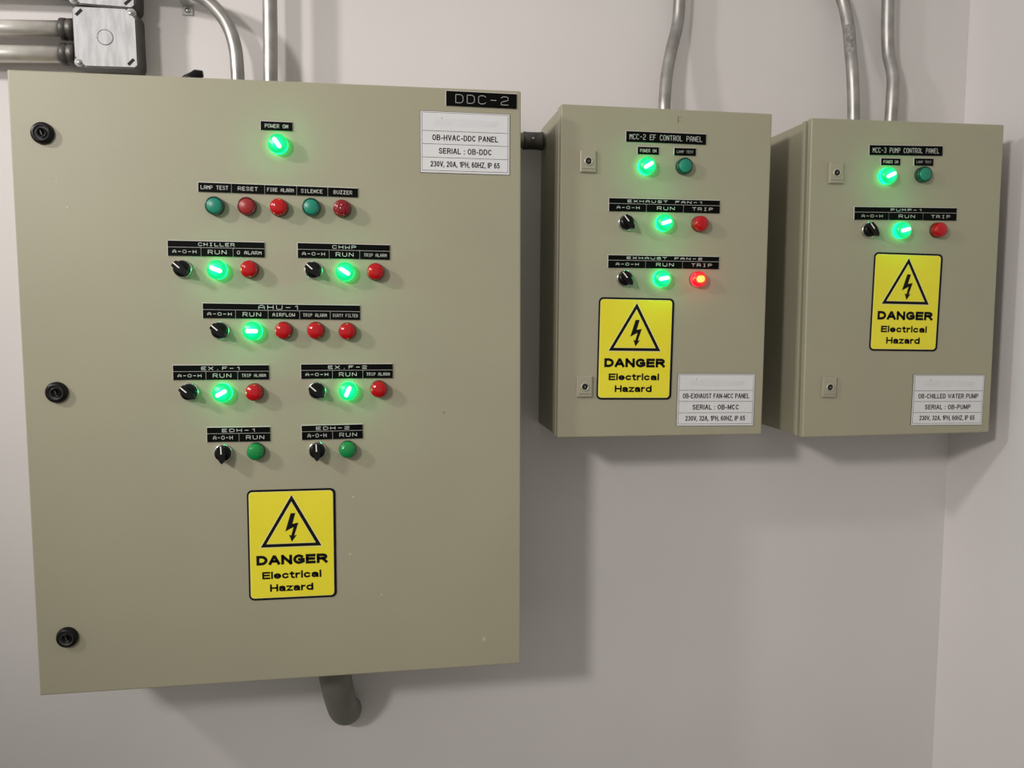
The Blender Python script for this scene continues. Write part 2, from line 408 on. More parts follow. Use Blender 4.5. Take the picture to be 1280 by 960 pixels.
def print_text(mb, text, cx, cz, width, height, y, mt, weight=0.15, wide=0.72, gap=0.14):
    """printed capitals/lower case; weight, letter width and gap relative to the height"""
    t = weight
    def cw(ch):
        if ch == ' ': return 0.30*wide/0.72
        return t + S[ch][0]*(wide-t) if ch in S else wide
    ws = [cw(c) for c in text]
    tot = sum(ws)+gap*(len(text)-1); kx = width/tot; x = 0.0
    for ch, w_ in zip(text, ws):
        if ch != ' ':
            for line in S[ch][1]:
                iw = w_-t
                P = [(cx-width/2+(x+t/2+px/4*iw if S[ch][0] else x+t/2+px*0.16)*kx, cz-height/2+(t/2+pz/6*(1-t))*height) for px, pz in line]
                # ribbons are drawn before the stretch so that stems keep their weight
                ribbon(mb, P, t*height*(0.5+0.5*kx/height), y, mt)
        x += w_+gap

# ------------------------------------------------------------------ the setting
CX = 1.279
def structure(name, mb): o = mb.build(name); o['kind'] = 'structure'; return o
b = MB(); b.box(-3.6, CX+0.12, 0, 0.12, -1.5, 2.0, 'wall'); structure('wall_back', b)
b = MB(); b.box(CX, CX+0.12, -4.5, 0, -1.5, 2.0, 'wall_side_lit'); structure('wall_right', b)
b = MB(); b.box(-3.6, CX+0.12, -4.5, 0.12, -1.6, -1.5, 'floor'); structure('floor', b)

# ------------------------------------------------------------------ shared control meshes (all centred on the door face, y = 0)
def mk(fn, name):
    mb = MB(); fn(mb); return mb.mesh(name)

SH = {}
SH['btn_teal_rim'] = mk(lambda b: b.lathe([(0.0150, 0), (0.0150, -0.0115), (0.0143, -0.0130), (0.0125, -0.0130), (0.0122, -0.0105), (0, -0.0105)], 'teal_dark'), 'push_button')
SH['btn_teal_cap'] = mk(lambda b: b.lathe([(0.0122, -0.010), (0.0120, -0.0135), (0.0112, -0.0142), (0, -0.0138)], 'teal'), 'button_cap')
SH['btn_red_rim'] = mk(lambda b: b.lathe([(0.0150, 0), (0.0150, -0.0115), (0.0143, -0.0130), (0.0125, -0.0130), (0.0122, -0.0105), (0, -0.0105)], 'dred_dark'), 'push_button')
SH['btn_red_cap'] = mk(lambda b: b.lathe([(0.0122, -0.010), (0.0120, -0.0135), (0.0112, -0.0142), (0, -0.0138)], 'dred'), 'button_cap')
BEZ = [(0.0150, 0), (0.0150, -0.004), (0.0144, -0.005), (0.0136, -0.005)]
SH['bezel_red'] = mk(lambda b: b.lathe(BEZ, 'dred_dark'), 'indicator_lamp')
SH['bezel_green'] = mk(lambda b: b.lathe(BEZ, 'teal_dark'), 'indicator_lamp')
DOME = [(0.0141, -0.002), (0.0141, -0.0125), (0.0136, -0.0150), (0.0122, -0.0170), (0.0090, -0.0186), (0.0045, -0.0195), (0, -0.0197)]
for k_, mt_ in (('red', 'red_lens'), ('green', 'green_lens'), ('buzz', 'deepred_lens')):
    SH['lens_'+k_] = mk(lambda b: b.lathe(DOME, mt_), 'lens')
GLOW_SIDE = [(0.0158, -0.0005), (0.0160, -0.0125)]
GLOW = [(0.0160, -0.0125), (0.0154, -0.0150), (0.0136, -0.0172), (0.0095, -0.0190), (0.0045, -0.0199), (0, -0.0201)]
SH['lens_litgreen'] = mk(lambda b: (b.lathe(GLOW_SIDE, 'side_green'), b.lathe(GLOW, 'lit_green')), 'lens')
SH['lens_litred'] = mk(lambda b: (b.lathe([(0.0146, -0.0005), (0.0146, -0.0125)], 'side_red'), b.lathe([(0.0146, -0.0125)]+DOME[2:], 'lit_red')), 'lens')
def bar(mt, hx, hz):
    def f(b):
        b.prism(rrect(2*hx, 2*hz, hz*0.95, 4), -0.0212, -0.0180, mt)
    return f
SH['bar_green'] = mk(bar('led_white', 0.0100, 0.0034), 'light_bar')
SH['bar_red'] = mk(bar('led_amber', 0.0078, 0.0062), 'light_bar')
SH['sw_ring'] = mk(lambda b: b.lathe([(0.0152, 0), (0.0152, -0.004), (0.0146, -0.006), (0.0132, -0.0062), (0.0130, -0.003), (0, -0.003)], 'chrome'), 'selector_switch')
def knob(b):
    b.lathe([(0.0132, -0.003), (0.0130, -0.012), (0.0122, -0.0135), (0, -0.0135)], 'black')
    # raised grip: blunt at the pointer end, pointed at the tail
    pts = [(-0.0060, 0.0125), (-0.0068, 0), (-0.0040, -0.0120), (0, -0.0165), (0.0040, -0.0120), (0.0068, 0), (0.0060, 0.0125), (0, 0.0142)]
    b.prism(pts[::-1], -0.0225, -0.0128, 'black')
SH['sw_knob'] = mk(knob, 'knob')
SH['sw_line'] = mk(lambda b: b.box(-0.0009, 0.0009, -0.0230, -0.0222, 0.0008, 0.0138, 'white'), 'pointer_line')
def camlock(b):
    b.lathe([(0.0175, 0), (0.0175, -0.003), (0.0160, -0.007), (0.0145, -0.009), (0.0120, -0.009)], 'black')
    b.lathe([(0.0120, -0.009), (0.0110, -0.0060), (0.0085, -0.0060)], 'grey_ring')
    b.lathe([(0.0085, -0.0060), (0.0080, -0.0085), (0.0060, -0.0085), (0.0055, -0.0050), (0, -0.0050)], 'black')
SH['lock'] = mk(camlock, 'door_lock')
SH['lock_slot'] = mk(lambda b: b.box(-0.0007, 0.0007, -0.0078, -0.0050, -0.0040, 0.0040, 'grey_ring', 0.0002, 1), 'key_pin')
def latch(b):
    b.box(-0.0152, 0.0152, -0.0040, 0, -0.0200, 0.0200, 'latch', 0.0012, 2)
    b.box(-0.0135, 0.0135, -0.0052, -0.0038, -0.0185, 0.0185, 'latch', 0.0006, 1)
    b.box(-0.0120, 0.0120, -0.0058, -0.0050, -0.0138, -0.0130, 'scratch')
SH['latch'] = mk(latch, 'latch')
def barrel(b):
    b.lathe([(0.0078, -0.0050), (0.0078, -0.0066), (0.0070, -0.0074), (0.0058, -0.0066)], 'barrel_rim', 24)
    b.lathe([(0.0054, -0.0066), (0.0052, -0.0056), (0, -0.0056)], 'galv_dark', 24)
SH['barrel'] = mk(barrel, 'lock_barrel')
def keyhole(b):
    b.lathe([(0.0042, -0.0056), (0.0041, -0.0064), (0, -0.0064)], 'blackmatt', 16)
    b.prism([(-0.0076, 0), (-0.003, -0.0024), (0.003, -0.0024), (0.0076, 0), (0.003, 0.0024), (-0.003, 0.0024)], -0.0068, -0.0058, 'blackmatt')
    b.box(-0.0005, 0.0005, -0.0074, -0.006, -0.0018, 0.0018, 'screw')
SH['keyhole'] = mk(keyhole, 'keyhole')

# ------------------------------------------------------------------ cabinets
class Cabinet:
    def __init__(s, name, label, cx, cz, w_, h_, a, d, door_t, gap, bev):
        s.d, s.h, s.w = d, h_, w_
        ox = cx + math.sin(a)*h_/2; oz = cz - math.cos(a)*h_/2
        s.root = thing(name, label, 'control cabinet', (ox, 0, oz))
        s.root.rotation_euler = (0, -a, 0)
        x0, x1, z0, z1 = -w_/2, w_/2, 0, h_
        b = MB()
        b.box(x0+0.0015, x1-0.0015, -(d-door_t-gap), 0, z0+0.0015, z1-0.0015, 'paint', 0.002, 2)
        # rolled rim round the opening
        yb = -(d-door_t-gap)
        for (a0, a1, c0, c1) in ((x0, x0+0.006, z0, z1), (x1-0.006, x1, z0, z1), (x0+0.006, x1-0.006, z0, z0+0.006), (x0+0.006, x1-0.006, z1-0.006, z1)):
            b.box(a0, a1, yb-0.0002, yb+0.009, c0, c1, 'paint', 0.0012, 2)
        b.build('body', s.root)
        b = MB(); b.box(x0+0.013, x1-0.013, -(d-door_t)-0.0005, yb+0.0005, z0+0.013, z1-0.013, 'gasket')
        b.build('door_gasket', s.root)
        b = MB(); b.box(x0, x1, -d, -(d-door_t), z0, z1, 'paint', bev, 3)
        s.door = b.build('door', s.root)
        for p in s.door.data.polygons: p.use_smooth = False
    def P(s, u, v, out=0.0): return (u/1000, -s.d-out, v/1000+s.h/2)
    def part(s, key, name, u, v, rot=0.0, label=None, parent=None):
        o = put(name, SH[key], s.root, s.P(u, v), R(-rot))
        if label: o['label'] = label
        return o
    def sub(s, key, name, par, rot=0.0, label=None):
        o = put(name, SH[key], par, (0, 0, 0), R(-rot))
        if label: o['label'] = label
        return o
    def button(s, u, v, colr):
        o = s.part('btn_%s_rim' % colr, 'push_button', u, v, label={'teal': 'teal push button', 'red': 'dull red push button'}[colr])
        s.sub('btn_%s_cap' % colr, 'button_cap', o)
    def lamp(s, u, v, k):
        o = s.part('bezel_green' if k == 'green' else 'bezel_red', 'indicator_lamp', u, v, label={'red': 'unlit red indicator lamp', 'green': 'unlit green indicator lamp', 'buzz': 'dark red buzzer lens'}[k])
        s.sub('lens_'+k, 'lens', o)
    def lit(s, u, v, k, ang):
        o = s.part('bezel_green' if k == 'green' else 'bezel_red', 'indicator_lamp', u, v, label='glowing %s indicator lamp' % k)
        s.sub('lens_lit'+k, 'lens', o)
        s.sub('bar_'+k, 'light_bar', o, ang, 'bright LED showing through the lens')
        l = bpy.data.lights.new('lamp_light', 'POINT'); l.shadow_soft_size = 0.006
        l.energy = 0.11 if k == 'green' else 0.05
        l.color = (0.0, 1.0, 0.34) if k == 'green' else (1.0, 0.05, 0.10)
        lo = bpy.data.objects.new('lamp_light', l); COL.objects.link(lo); lo.parent = s.root
        lo.location = s.P(u, v, 0.0235)
    def switch(s, u, v, ang):
        o = s.part('sw_ring', 'selector_switch', u, v, label='black selector switch in chrome ring')
        s.sub('sw_knob', 'knob', o, ang, 'black knob')
        s.sub('sw_line', 'pointer_line', o, ang, 'white pointer line')
    def plate(s, spec, rows, label, dim='engrave_white'):
        """spec = centre u, v, width, height (mm), angle; rows = list of (fraction of height, cells);
        cells = list of (x0, x1, text, tx0, tx1, rel. height)"""
        u, v, w_, h_, ang = spec
        w_, h_ = w_/1000, h_/1000
        b = MB()
        b.box(-w_/2-0.0008, w_/2, -0.0012, 0, -h_/2, h_/2+0.0008, 'engrave_white')
        t = MB(); top = h_/2
        for frac, cells in rows:
            hh = h_*frac
            for (x0, x1, text, t0, t1, rh) in cells:
                X0, X1 = -w_/2+x0*w_, -w_/2+x1*w_
                g = 0.0004
                b.box(X0+(g if x0 > 0 else 0), X1-(g if x1 < 1 else 0), -0.0018, -0.0010, top-hh+(g if top-hh > -h_/2+1e-4 else 0), top-(g if top < h_/2-1e-4 else 0), 'lam_black')
                tw = (t1-t0)*w_; tc = -w_/2+(t0+t1)/2*w_
                stroke_text(t, text, tc, top-hh*0.5, tw, hh*rh, -0.00195, min(0.0008, 0.085*hh, 0.16*tw/max(len(text), 1)), dim)
            top -= hh
        o = b.build('nameplate', s.root, s.P(u, v), R(-ang)); o['label'] = label
        t.build('lettering', o)
    def danger(s, spec, label):
        u, v, w_, h_, ang = spec; w_, h_ = w_/1000, h_/1000
        b = MB()
        b.prism(rrect(w_, h_, 0.009), -0.0010, 0, 'ink')
        b.prism(rrect(w_-0.0072, h_-0.0072, 0.0062, cx=-0.0007), -0.0012, -0.0004, 'sign_edge')
        b.prism(rrect(w_-0.0086, h_-0.0086, 0.0056, cx=-0.0007), -0.0014, -0.0004, 'yellow')
        o = b.build('warning_sign', s.root, s.P(u, v), R(-ang)); o['label'] = label
        k = w_/400
        def q(px, py): return ((px-527)*k, h_/2-(py-92)*h_/548)
        sy = MB()
        def tri(sc, mt, y):
            c = q(522, 292); pts = [q(527, 118), q(382, 378), q(662, 378)]
            return [(c[0]+(p[0]-c[0])*sc, c[1]+(p[1]-c[1])*sc) for p in pts], mt, y
        for sc, mt, y in ((1.03, 'sign_edge', -0.00155), (0.985, 'ink', -0.0017), (0.80, 'sign_edge', -0.00185), (0.775, 'yellow', -0.0020)):
            p, mt, y = tri(sc, mt, y)
            sy.prism(p, y, -0.0012, mt)
        bolt = [q(*p) for p in ((522, 210), (543, 210), (529, 263), (556, 258), (536, 322), (548, 318), (525, 352), (513, 316), (523, 321), (534, 279), (496, 300))]
        sy.prism(bolt, -0.0023, -0.0019, 'ink')
        x = sy.build('hazard_symbol', o); x['label'] = 'black triangle with lightning bolt'
        t = MB()
        for txt, y0, y1, xa, xb, bd, wd in (('DANGER', 417, 465, 363, 687, 0.285, 1.05), ('Electrical', 499, 535, 388, 657, 0.235, 1.10), ('Hazard', 562, 599, 422, 619, 0.235, 1.04)):
            a, c = q(xa, y0), q(xb, y1)
            print_text(t, txt, (a[0]+c[0])/2, (a[1]+c[1])/2, c[0]-a[0], a[1]-c[1], -0.00165, 'ink', bd, wd, 0.085)
        t.build('lettering', o)
    def rating(s, spec, lines, label):
        u, v, w_, h_, ang = spec; w_, h_ = w_/1000, h_/1000
        b = MB()
        b.box(-w_/2, w_/2, -0.0008, 0, -h_/2, h_/2, 'ink')
        b.box(-w_/2+0.0006, w_/2-0.0006, -0.0011, -0.0002, -h_/2+0.0006, h_/2-0.0006, 'sticker')
        ix, z1, z0 = w_/2-0.0036, h_/2-0.0028, -h_/2+0.0044
        b.box(-ix-0.0006, ix+0.0006, -0.0013, -0.0004, z0-0.0006, z1+0.0006, 'ink')
        b.box(-ix, ix, -0.0015, -0.0006, z0, z1, 'sticker')
        H = z1-z0; zs = [z1-H*f for f in (0.313, 0.541, 0.774)]
        for z in zs: b.box(-ix, ix, -0.0017, -0.0008, z-0.0003, z+0.0003, 'ink')
        b.prism([(x_*1.0, z_+z1-H*0.155) for x_, z_ in ((-ix*0.72, -0.004), (-ix*0.1, -0.0075), (ix*0.7, -0.0055), (ix*0.8, 0.003), (0, 0.006), (-ix*0.7, 0.005))], -0.00158, -0.0010, 'smudge')
        b.lathe([(0.0009, -0.0010), (0.0008, -0.0017), (0, -0.0017)], 'ink', 8, center=(-ix*0.55, 0, z1-H*0.09))
        o = b.build('rating_label', s.root, s.P(u, v), R(-ang)); o['label'] = label
        t = MB()
        cz = [(zs[0]+zs[1])/2, (zs[1]+zs[2])/2, (zs[2]+z0)/2]
        for (txt, fw), z in zip(lines, cz):
            print_text(t, txt, 0, z, fw*2*ix, 0.0096, -0.00175, 'ink', 0.165)
        t.build('lettering', o)

AOH, RUN = 'A-O-H', 'RUN'
# large cabinet
A = Cabinet('control_cabinet', 'largest beige steel control cabinet, at left, with name tag DDC-2 and rows of lamps',
            -0.168, -0.1339, 0.8197, 1.0234, 0.0023, 0.2495, 0.018, 0.004, 0.0022)
for u, v in ((-361.7, 414.8), (-359.5, 0.7), (-361.7, -412.4)):
    o = A.part('lock', 'door_lock', u, v, label='round black door lock'); A.sub('lock_slot', 'key_pin', o, 20)
def row1(w_, spl, texts):
    return [(a, b_, t, t0, t1, rh) for (a, b_), (t, t0, t1, rh) in zip(zip(spl, spl[1:]), texts)]
A.plate((-0.6, 438.1, 50.8, 14.3, -0.5), [(1, [(0, 1, 'POWER ON', .14, .86, .38)])], 'black tag reading POWER ON')
A.plate((1.1, 334.2, 257.8, 15.0, -0.9), [(1, row1(0, [0, .203, .409, .610, .807, 1], [('LAMP TEST', .017, .182, .38), ('RESET', .245, .365, .36), ('FIRE ALARM', .427, .590, .36), ('SILENCE', .640, .772, .36), ('BUZZER', .846, .962, .36)]))], 'black strip with five button names')
def three(tx, title, ta, tb, last, la, lb, s1=.338, s2=.670):
    return [(.42, [(0, 1, title, ta, tb, .46)]), (.58, [(0, s1, AOH, .05, .29, .31), (s1, s2, RUN, s1+.075, s2-.07, .42), (s2, 1, last, la, lb, .34)])]
A.plate((-101.9, 235.7, 153.7, 24.7, -0.5), three(0, 'CHILLER', .315, .685, 'O ALARM', .715, .965), 'black tag reading CHILLER')
A.plate((105.5, 234.0, 153.1, 24.8, -0.7), three(0, 'CHWP', .375, .628, 'TRIP ALARM', .718, .965), 'black tag reading CHWP')
A.plate((1.7, 132.1, 257.3, 24.6, -0.8), [(.42, [(0, 1, 'AHU-1', .35, .61, .62)]),
    (.58, [(0, .203, AOH, .03, .178, .31), (.203, .408, RUN, .25, .362, .42), (.408, .609, 'AIRFLOW', .438, .577, .35), (.609, .806, 'TRIP ALARM', .632, .783, .34), (.806, 1, 'DIRTY FILTER', .825, .985, .34)])], 'black tag reading AHU-1')
A.plate((-100.4, 30.3, 154.5, 24.4, -0.4), three(0, 'EX.F-1', .295, .705, 'TRIP ALARM', .715, .965), 'black tag reading EX.F-1')
A.plate((107.2, 30.0, 154.5, 24.6, -0.3), three(0, 'EX.F-2', .295, .715, 'TRIP ALARM', .712, .965), 'black tag reading EX.F-2')
def two(title, ta, tb): return [(.42, [(0, 1, title, ta, tb, .46)]), (.58, [(0, .503, AOH, .10, .40, .40), (.503, 1, RUN, .62, .90, .42)])]
A.plate((-75.3, -75.4, 103.0, 24.5, -0.5), two('EDH-1', .24, .78), 'black tag reading EDH-1')
A.plate((80.1, -74.9, 102.9, 24.5, 0.2), two('EDH-2', .24, .78), 'black tag reading EDH-2')
A.plate((341.3, 493.7, 121.7, 24.7, -0.5), [(1, [(0, 1, 'DDC-2', .135, .88, .55)])], 'black tag reading DDC-2', 'engrave_dim')
A.rating((313.0, 420.3, 154.3, 103.4, -0.3), [('OB-HVAC-DDC PANEL', .77), ('SERIAL : OB-DDC', .62), ('230V, 20A, 1PH, 60HZ, IP 65', .81)], 'silver rating label reading OB-HVAC-DDC PANEL')
A.danger((8.6, -269.7, 148.5, 194.2, -0.3), 'yellow danger sign, electrical hazard')
A.button(-101.7, 305.5, 'teal'); A.button(-50.6, 305.6, 'red'); A.lamp(0.7, 305.1, 'red'); A.button(53.2, 306.3, 'teal'); A.lamp(103.8, 305.3, 'buzz')
for u, v in ((-49.7, 202.4), (157.9, 200.0), (3.3, 100.5), (56.3, 100.3), (108.9, 98.8), (-47.3, -3.4), (160.4, -1.1)): A.lamp(u, v, 'red')
for u, v in ((-47.5, -104.6), (105.7, -105.2)): A.lamp(u, v, 'green')
for (u, v), an in zip(((1.4, 408.0), (-100.7, 201.2), (106.7, 199.6), (-46.9, 100.0), (-98.6, -3.3), (108.4, -3.5)), (-55, -20, -33, 0, 30, 65)): A.lit(u, v, 'green', an)
for u, v in ((-156.5, 202.5), (54.5, 202.2), (-100.2, 100.8), (-152.4, -1.3), (56.2, -2.2)): A.switch(u, v, 48)
for u, v in ((-101.0, -106.1), (54.5, -105.8)): A.switch(u, v, 2)

# small chips and pimples in the paint
for u, v, r_, e_ in ((343.0, -461.0, 2.6, 5.5), (113.0, -190.0, 2.2, 2.4), (107.0, -292.0, 2.2, 2.4), (160.0, -368.0, 2.0, 2.4), (-165.0, 345.0, 1.4, 1.2), (-118.0, 330.0, 1.3, 1.2), (-330.0, 300.0, 2.4, 2.0), (-345.0, 340.0, 2.0, 1.6)):
    b = MB(); b.prism([(r_/1000*math.cos(k*1.05)*(1+0.25*(k % 2)), e_/1000*math.sin(k*1.05)) for k in range(6)], -0.0003, 0.0001, 'chip')
    b.build('paint_chip', A.root, A.P(u, v), R(25 if r_ > 2.5 else 50))

# middle cabinet
B = Cabinet('control_cabinet', 'small beige control cabinet in the middle, tagged MCC-2 EF CONTROL PANEL, one lamp red',
            0.5249, 0.0678, 0.4056, 0.6087, -0.0048, 0.1975, 0.017, 0.005, 0.0022)
for u, v, an in ((-152.3, 203.6, 0), (-152.8, -208.5, 0)):
    o = B.part('latch', 'latch', u, v, label='small square key latch'); B.sub('barrel', 'lock_barrel', o); B.sub('keyhole', 'keyhole', o, 90 if v > 0 else 35)
B.plate((-4.4, 251.4, 153.6, 19.1, 0.0), [(1, [(0, 1, 'MCC-2 EF CONTROL PANEL', .045, .95, .46)])], 'black tag reading MCC-2 EF CONTROL PANEL')
B.plate((-38.7, 227.0, 40.3, 13.7, 0.6), [(1, [(0, 1, 'POWER ON', .12, .88, .40)])], 'black tag reading POWER ON')
B.plate((32.4, 227.6, 41.7, 13.6, 0.6), [(1, [(0, 1, 'LAMP TEST', .12, .88, .32)])], 'black tag reading LAMP TEST', 'engrave_dim')
def fan(title, ta=.165, tb=.845): return [(.40, [(0, 1, title, ta, tb, .40)]), (.60, [(0, .333, AOH, .07, .27, .30), (.333, .668, RUN, .43, .585, .38), (.668, 1, 'TRIP', .75, .935, .36)])]
B.plate((-4.1, 128.0, 214.4, 23.8, 0.3), fan('EXHAUST FAN-1'), 'black tag reading EXHAUST FAN-1')
B.plate((-3.3, 24.1, 215.7, 23.2, 0.1), fan('EXHAUST FAN-2'), 'black tag reading EXHAUST FAN-2')
B.danger((-55.1, -138.3, 146.3, 191.4, -0.6), 'yellow danger sign, electrical hazard')
B.rating((107.0, -235.9, 156.2, 101.0, -0.5), [('OB-EXHAUST FAN-MCC PANEL', .90), ('SERIAL : OB-MCC', .63), ('230V, 32A, 1PH, 60HZ, IP 65', .81)], 'silver rating label reading OB-EXHAUST FAN-MCC PANEL')
B.button(29.6, 200.6, 'teal'); B.lamp(63.3, 96.0, 'red')
B.lit(-42.9, 198.2, 'green', 32); B.lit(-6.8, 96.1, 'green', 18); B.lit(-8.9, -6.6, 'green', 10); B.lit(62.3, -6.8, 'red', 5)
B.switch(-78.7, 95.3, 40); B.switch(-79.7, -7.0, 40)
b = MB()
for (x0, x1, z0, z1) in ((-0.0045, -0.0036, -0.006, 0.006), (-0.0036, 0.002, 0.0052, 0.006), (-0.003, 0.001, -0.001, -0.0003)): b.box(x0, x1, -0.0004, 0.0002, z0, z1, 'scratch')
b.build('paint_scratch', B.root, B.P(22, 285))

# right cabinet
C = Cabinet('control_cabinet', 'small beige control cabinet nearest the corner, tagged MCC-3 PUMP CONTROL PANEL',
            1.0112, 0.0612, 0.4067, 0.6111, 0.0047, 0.2025, 0.015, 0.010, 0.0026)
for u, v, an in ((-151.7, 203.6, 0), (-151.6, -207.2, 1.5)):
    o = C.part('latch', 'latch', u, v, -an, label='small square key latch'); C.sub('barrel', 'lock_barrel', o); C.sub('keyhole', 'keyhole', o, 0 if v > 0 else 70)
C.plate((-6.4, 249.7, 154.1, 18.7, 0.8), [(1, [(0, 1, 'MCC-3 PUMP CONTROL PANEL', .045, .95, .46)])], 'black tag reading MCC-3 PUMP CONTROL PANEL')
C.plate((-38.3, 227.5, 40.0, 13.0, 0.6), [(1, [(0, 1, 'POWER ON', .12, .88, .40)])], 'black tag reading POWER ON')
C.plate((31.7, 228.9, 40.5, 13.7, 0.6), [(1, [(0, 1, 'LAMP TEST', .12, .88, .32)])], 'black tag reading LAMP TEST', 'engrave_dim')
C.plate((-1.7, 129.2, 217.2, 24.3, 0.3), fan('PUMP-1', .35, .66), 'black tag reading PUMP-1')
C.danger((6.6, -42.2, 146.9, 191.8, -1.2), 'yellow danger sign, electrical hazard')
C.rating((107.0, -237.1, 157.9, 102.4, -1.0), [('OB-CHILLED WATER PUMP', .88), ('SERIAL : OB-PUMP', .67), ('230V, 32A, 1PH, 60HZ, IP 65', .81)], 'silver rating label reading OB-CHILLED WATER PUMP')
C.button(28.6, 204.1, 'teal'); C.lamp(65.9, 98.6, 'red')
C.lit(-47.6, 199.9, 'green', 25); C.lit(-12.9, 96.8, 'green', 15)
C.switch(-80.0, 97.0, 38)

# ------------------------------------------------------------------ conduits
def conduit(label, pts, r, extra=None, mt='conduit', group='steel conduits on the wall', top=None, n=8):
    base = pts[-1]
    t = thing('conduit', label, 'conduit', base, group)
    off = Vector(base)
    P = [p-off for p in smooth_path(pts, n)]
    b = MB(); b.tube(P, r, mt); b.build('pipe', t)
    return t, off
def ring(t, off, p, r, ln, axis, mt='fitting', name='connector'):
    b = MB(); c = Vector(p)-off
    b.lathe([(r*0.86, -ln/2), (r, -ln/2+0.001), (r, -ln*0.08), (r*0.96, -ln*0.06), (r*0.96, ln*0.06), (r, ln*0.08), (r, ln/2-0.001), (r*0.86, ln/2)], mt, 20, center=c, axis=axis)
    o = b.build(name, t); return o

zA = 0.3778; zB = 0.3721; zC = 0.3667
t, off = conduit('steel conduit bending in a wide arc from the top left down into the largest cabinet',
    [(-0.437, -0.040, 0.5895), (-0.405, -0.048, 0.590), (-0.372, -0.060, 0.588), (-0.335, -0.060, 0.577), (-0.3055, -0.060, 0.5600), (-0.2785, -0.060, 0.5290), (-0.2640, -0.060, 0.4888), (-0.2601, -0.060, 0.4400), (-0.2598, -0.060, zA)], 0.0123)
ring(t, off, (-0.2598, -0.060, zA+0.012), 0.0165, 0.022, 'z')
# strap holding the arc to the wall
b = MB(); c = Vector((-0.357, 0, 0.588))-off
b.tube([c+Vector((0, -0.060+0.0145*math.cos(R(a)), 0.0145*math.sin(R(a)))) for a in range(-180, 1, 20)], 0.0018, 'galv', 8)
b.box(c.x-0.010, c.x+0.010, -0.0035-off.y, 0-off.y, c.z-0.032, c.z-0.010, 'galv', 0.001)
b.box(c.x-0.009, c.x+0.009, -0.060-off.y, 0-off.y, c.z-0.0155, c.z-0.0128, 'galv', 0.0008)
b.lathe([(0.005, 0), (0.0048, -0.002), (0, -0.003)], 'screw', 12, center=(c.x, -0.0035-off.y, c.z-0.024))
b.build('pipe_strap', t)
t, off = conduit('straight vertical steel conduit entering the top of the largest cabinet',
    [(-0.1990, -0.060, 0.95), (-0.1992, -0.060, 0.572), (-0.2013, -0.060, 0.4313), (-0.2015, -0.060, zA)], 0.0133)
ring(t, off, (-0.2015, -0.060, zA+0.012), 0.0170, 0.022, 'z')
t, off = conduit('kinked steel conduit dropping into the middle control cabinet',
    [(0.6040, -0.030, 0.95), (0.6038, -0.030, 0.70), (0.6034, -0.030, 0.6303), (0.6000, -0.030, 0.5814), (0.5849, -0.040, 0.5287), (0.5723, -0.050, 0.4750), (0.5655, -0.060, 0.4200), (0.5650, -0.060, zB)], 0.0123)
ring(t, off, (0.5650, -0.060, zB+0.011), 0.0160, 0.020, 'z')
t, off = conduit('scuffed steel conduit, left one of the pair above the corner cabinet',
    [(0.9050, -0.030, 0.95), (0.9120, -0.030, 0.76), (0.9370, -0.030, 0.6900), (0.9600, -0.030, 0.6513), (0.9690, -0.040, 0.5982), (0.9704, -0.050, 0.5449), (0.9715, -0.060, 0.4903), (0.9770, -0.060, 0.4150), (0.9780, -0.060, zC)], 0.0123)
ring(t, off, (0.9780, -0.060, zC+0.011), 0.0160, 0.020, 'z')
b = MB(); tb = bmesh.new(); rows_ = []
for iz, (px_, py_, pz_) in enumerate(((0.9708, -0.0515, 0.5370), (0.9706, -0.0505, 0.5440), (0.9702, -0.0480, 0.5560), (0.9697, -0.0450, 0.5710), (0.9690, -0.0405, 0.5950))):
    p_ = Vector((px_, py_, pz_))-off
    a1 = (-8, 4, -2, 10, -5)[iz]
    rows_.append([tb.verts.new(p_+Vector((math.sin(R(a))*0.0128, -math.cos(R(a))*0.0128, 0))) for a in [-78+(a1+78)*k/8 for k in range(9)]])
for ra, rb in zip(rows_, rows_[1:]):
    for k in range(8): tb.faces.new((ra[k], ra[k+1], rb[k+1], rb[k]))
bmesh.ops.recalc_face_normals(tb, faces=tb.faces[:])
b.add(tb, 'dull_tag', True)
o = b.build('torn_sticker', t); o['label'] = 'scuffed grey remains of a sticker'
t, off = conduit('steel conduit nearest the corner, right one of the pair above the corner cabinet',
    [(1.0630, -0.030, 0.95), (1.0635, -0.030, 0.75), (1.0639, -0.030, 0.6573), (1.0660, -0.030, 0.5900), (1.0690, -0.032, 0.5450), (1.0725, -0.045, 0.4989), (1.0700, -0.050, 0.4500), (1.0676, -0.050, zC)], 0.0127)
ring(t, off, (1.0676, -0.050, zC+0.011), 0.0160, 0.020, 'z')

# horizontal runs into the junction boxes
XB = -0.5409
for label, z0, z1, r in (('upper of the two horizontal conduits fully in view at top left', 0.5060, 0.5098, 0.0150),
                         ('lower horizontal conduit just above the top left corner of the largest cabinet', 0.4610, 0.4655, 0.0155),
                         ('horizontal conduit cut by the top edge of the picture at left', 0.5790, 0.5815, 0.0150)):
    pts = [(-1.9, -0.030, z0-(z1-z0)*12), (-0.68, -0.030, z0), (-0.565, -0.030, z1)]
    t, off = conduit(label, pts, r, n=3, mt='conduit_lit')
    ring(t, off, (-0.560, -0.030, z1), r+0.0045, 0.026, 'x')
    b = MB(); b.lathe([(r*0.8, -0.007), (r*0.95, -0.007), (r*0.95, 0.007), (r*0.8, 0.007)], 'screw', 20, center=Vector((-0.5425, -0.030, z1))-off, axis='x')
    b.build('connector_thread', t)

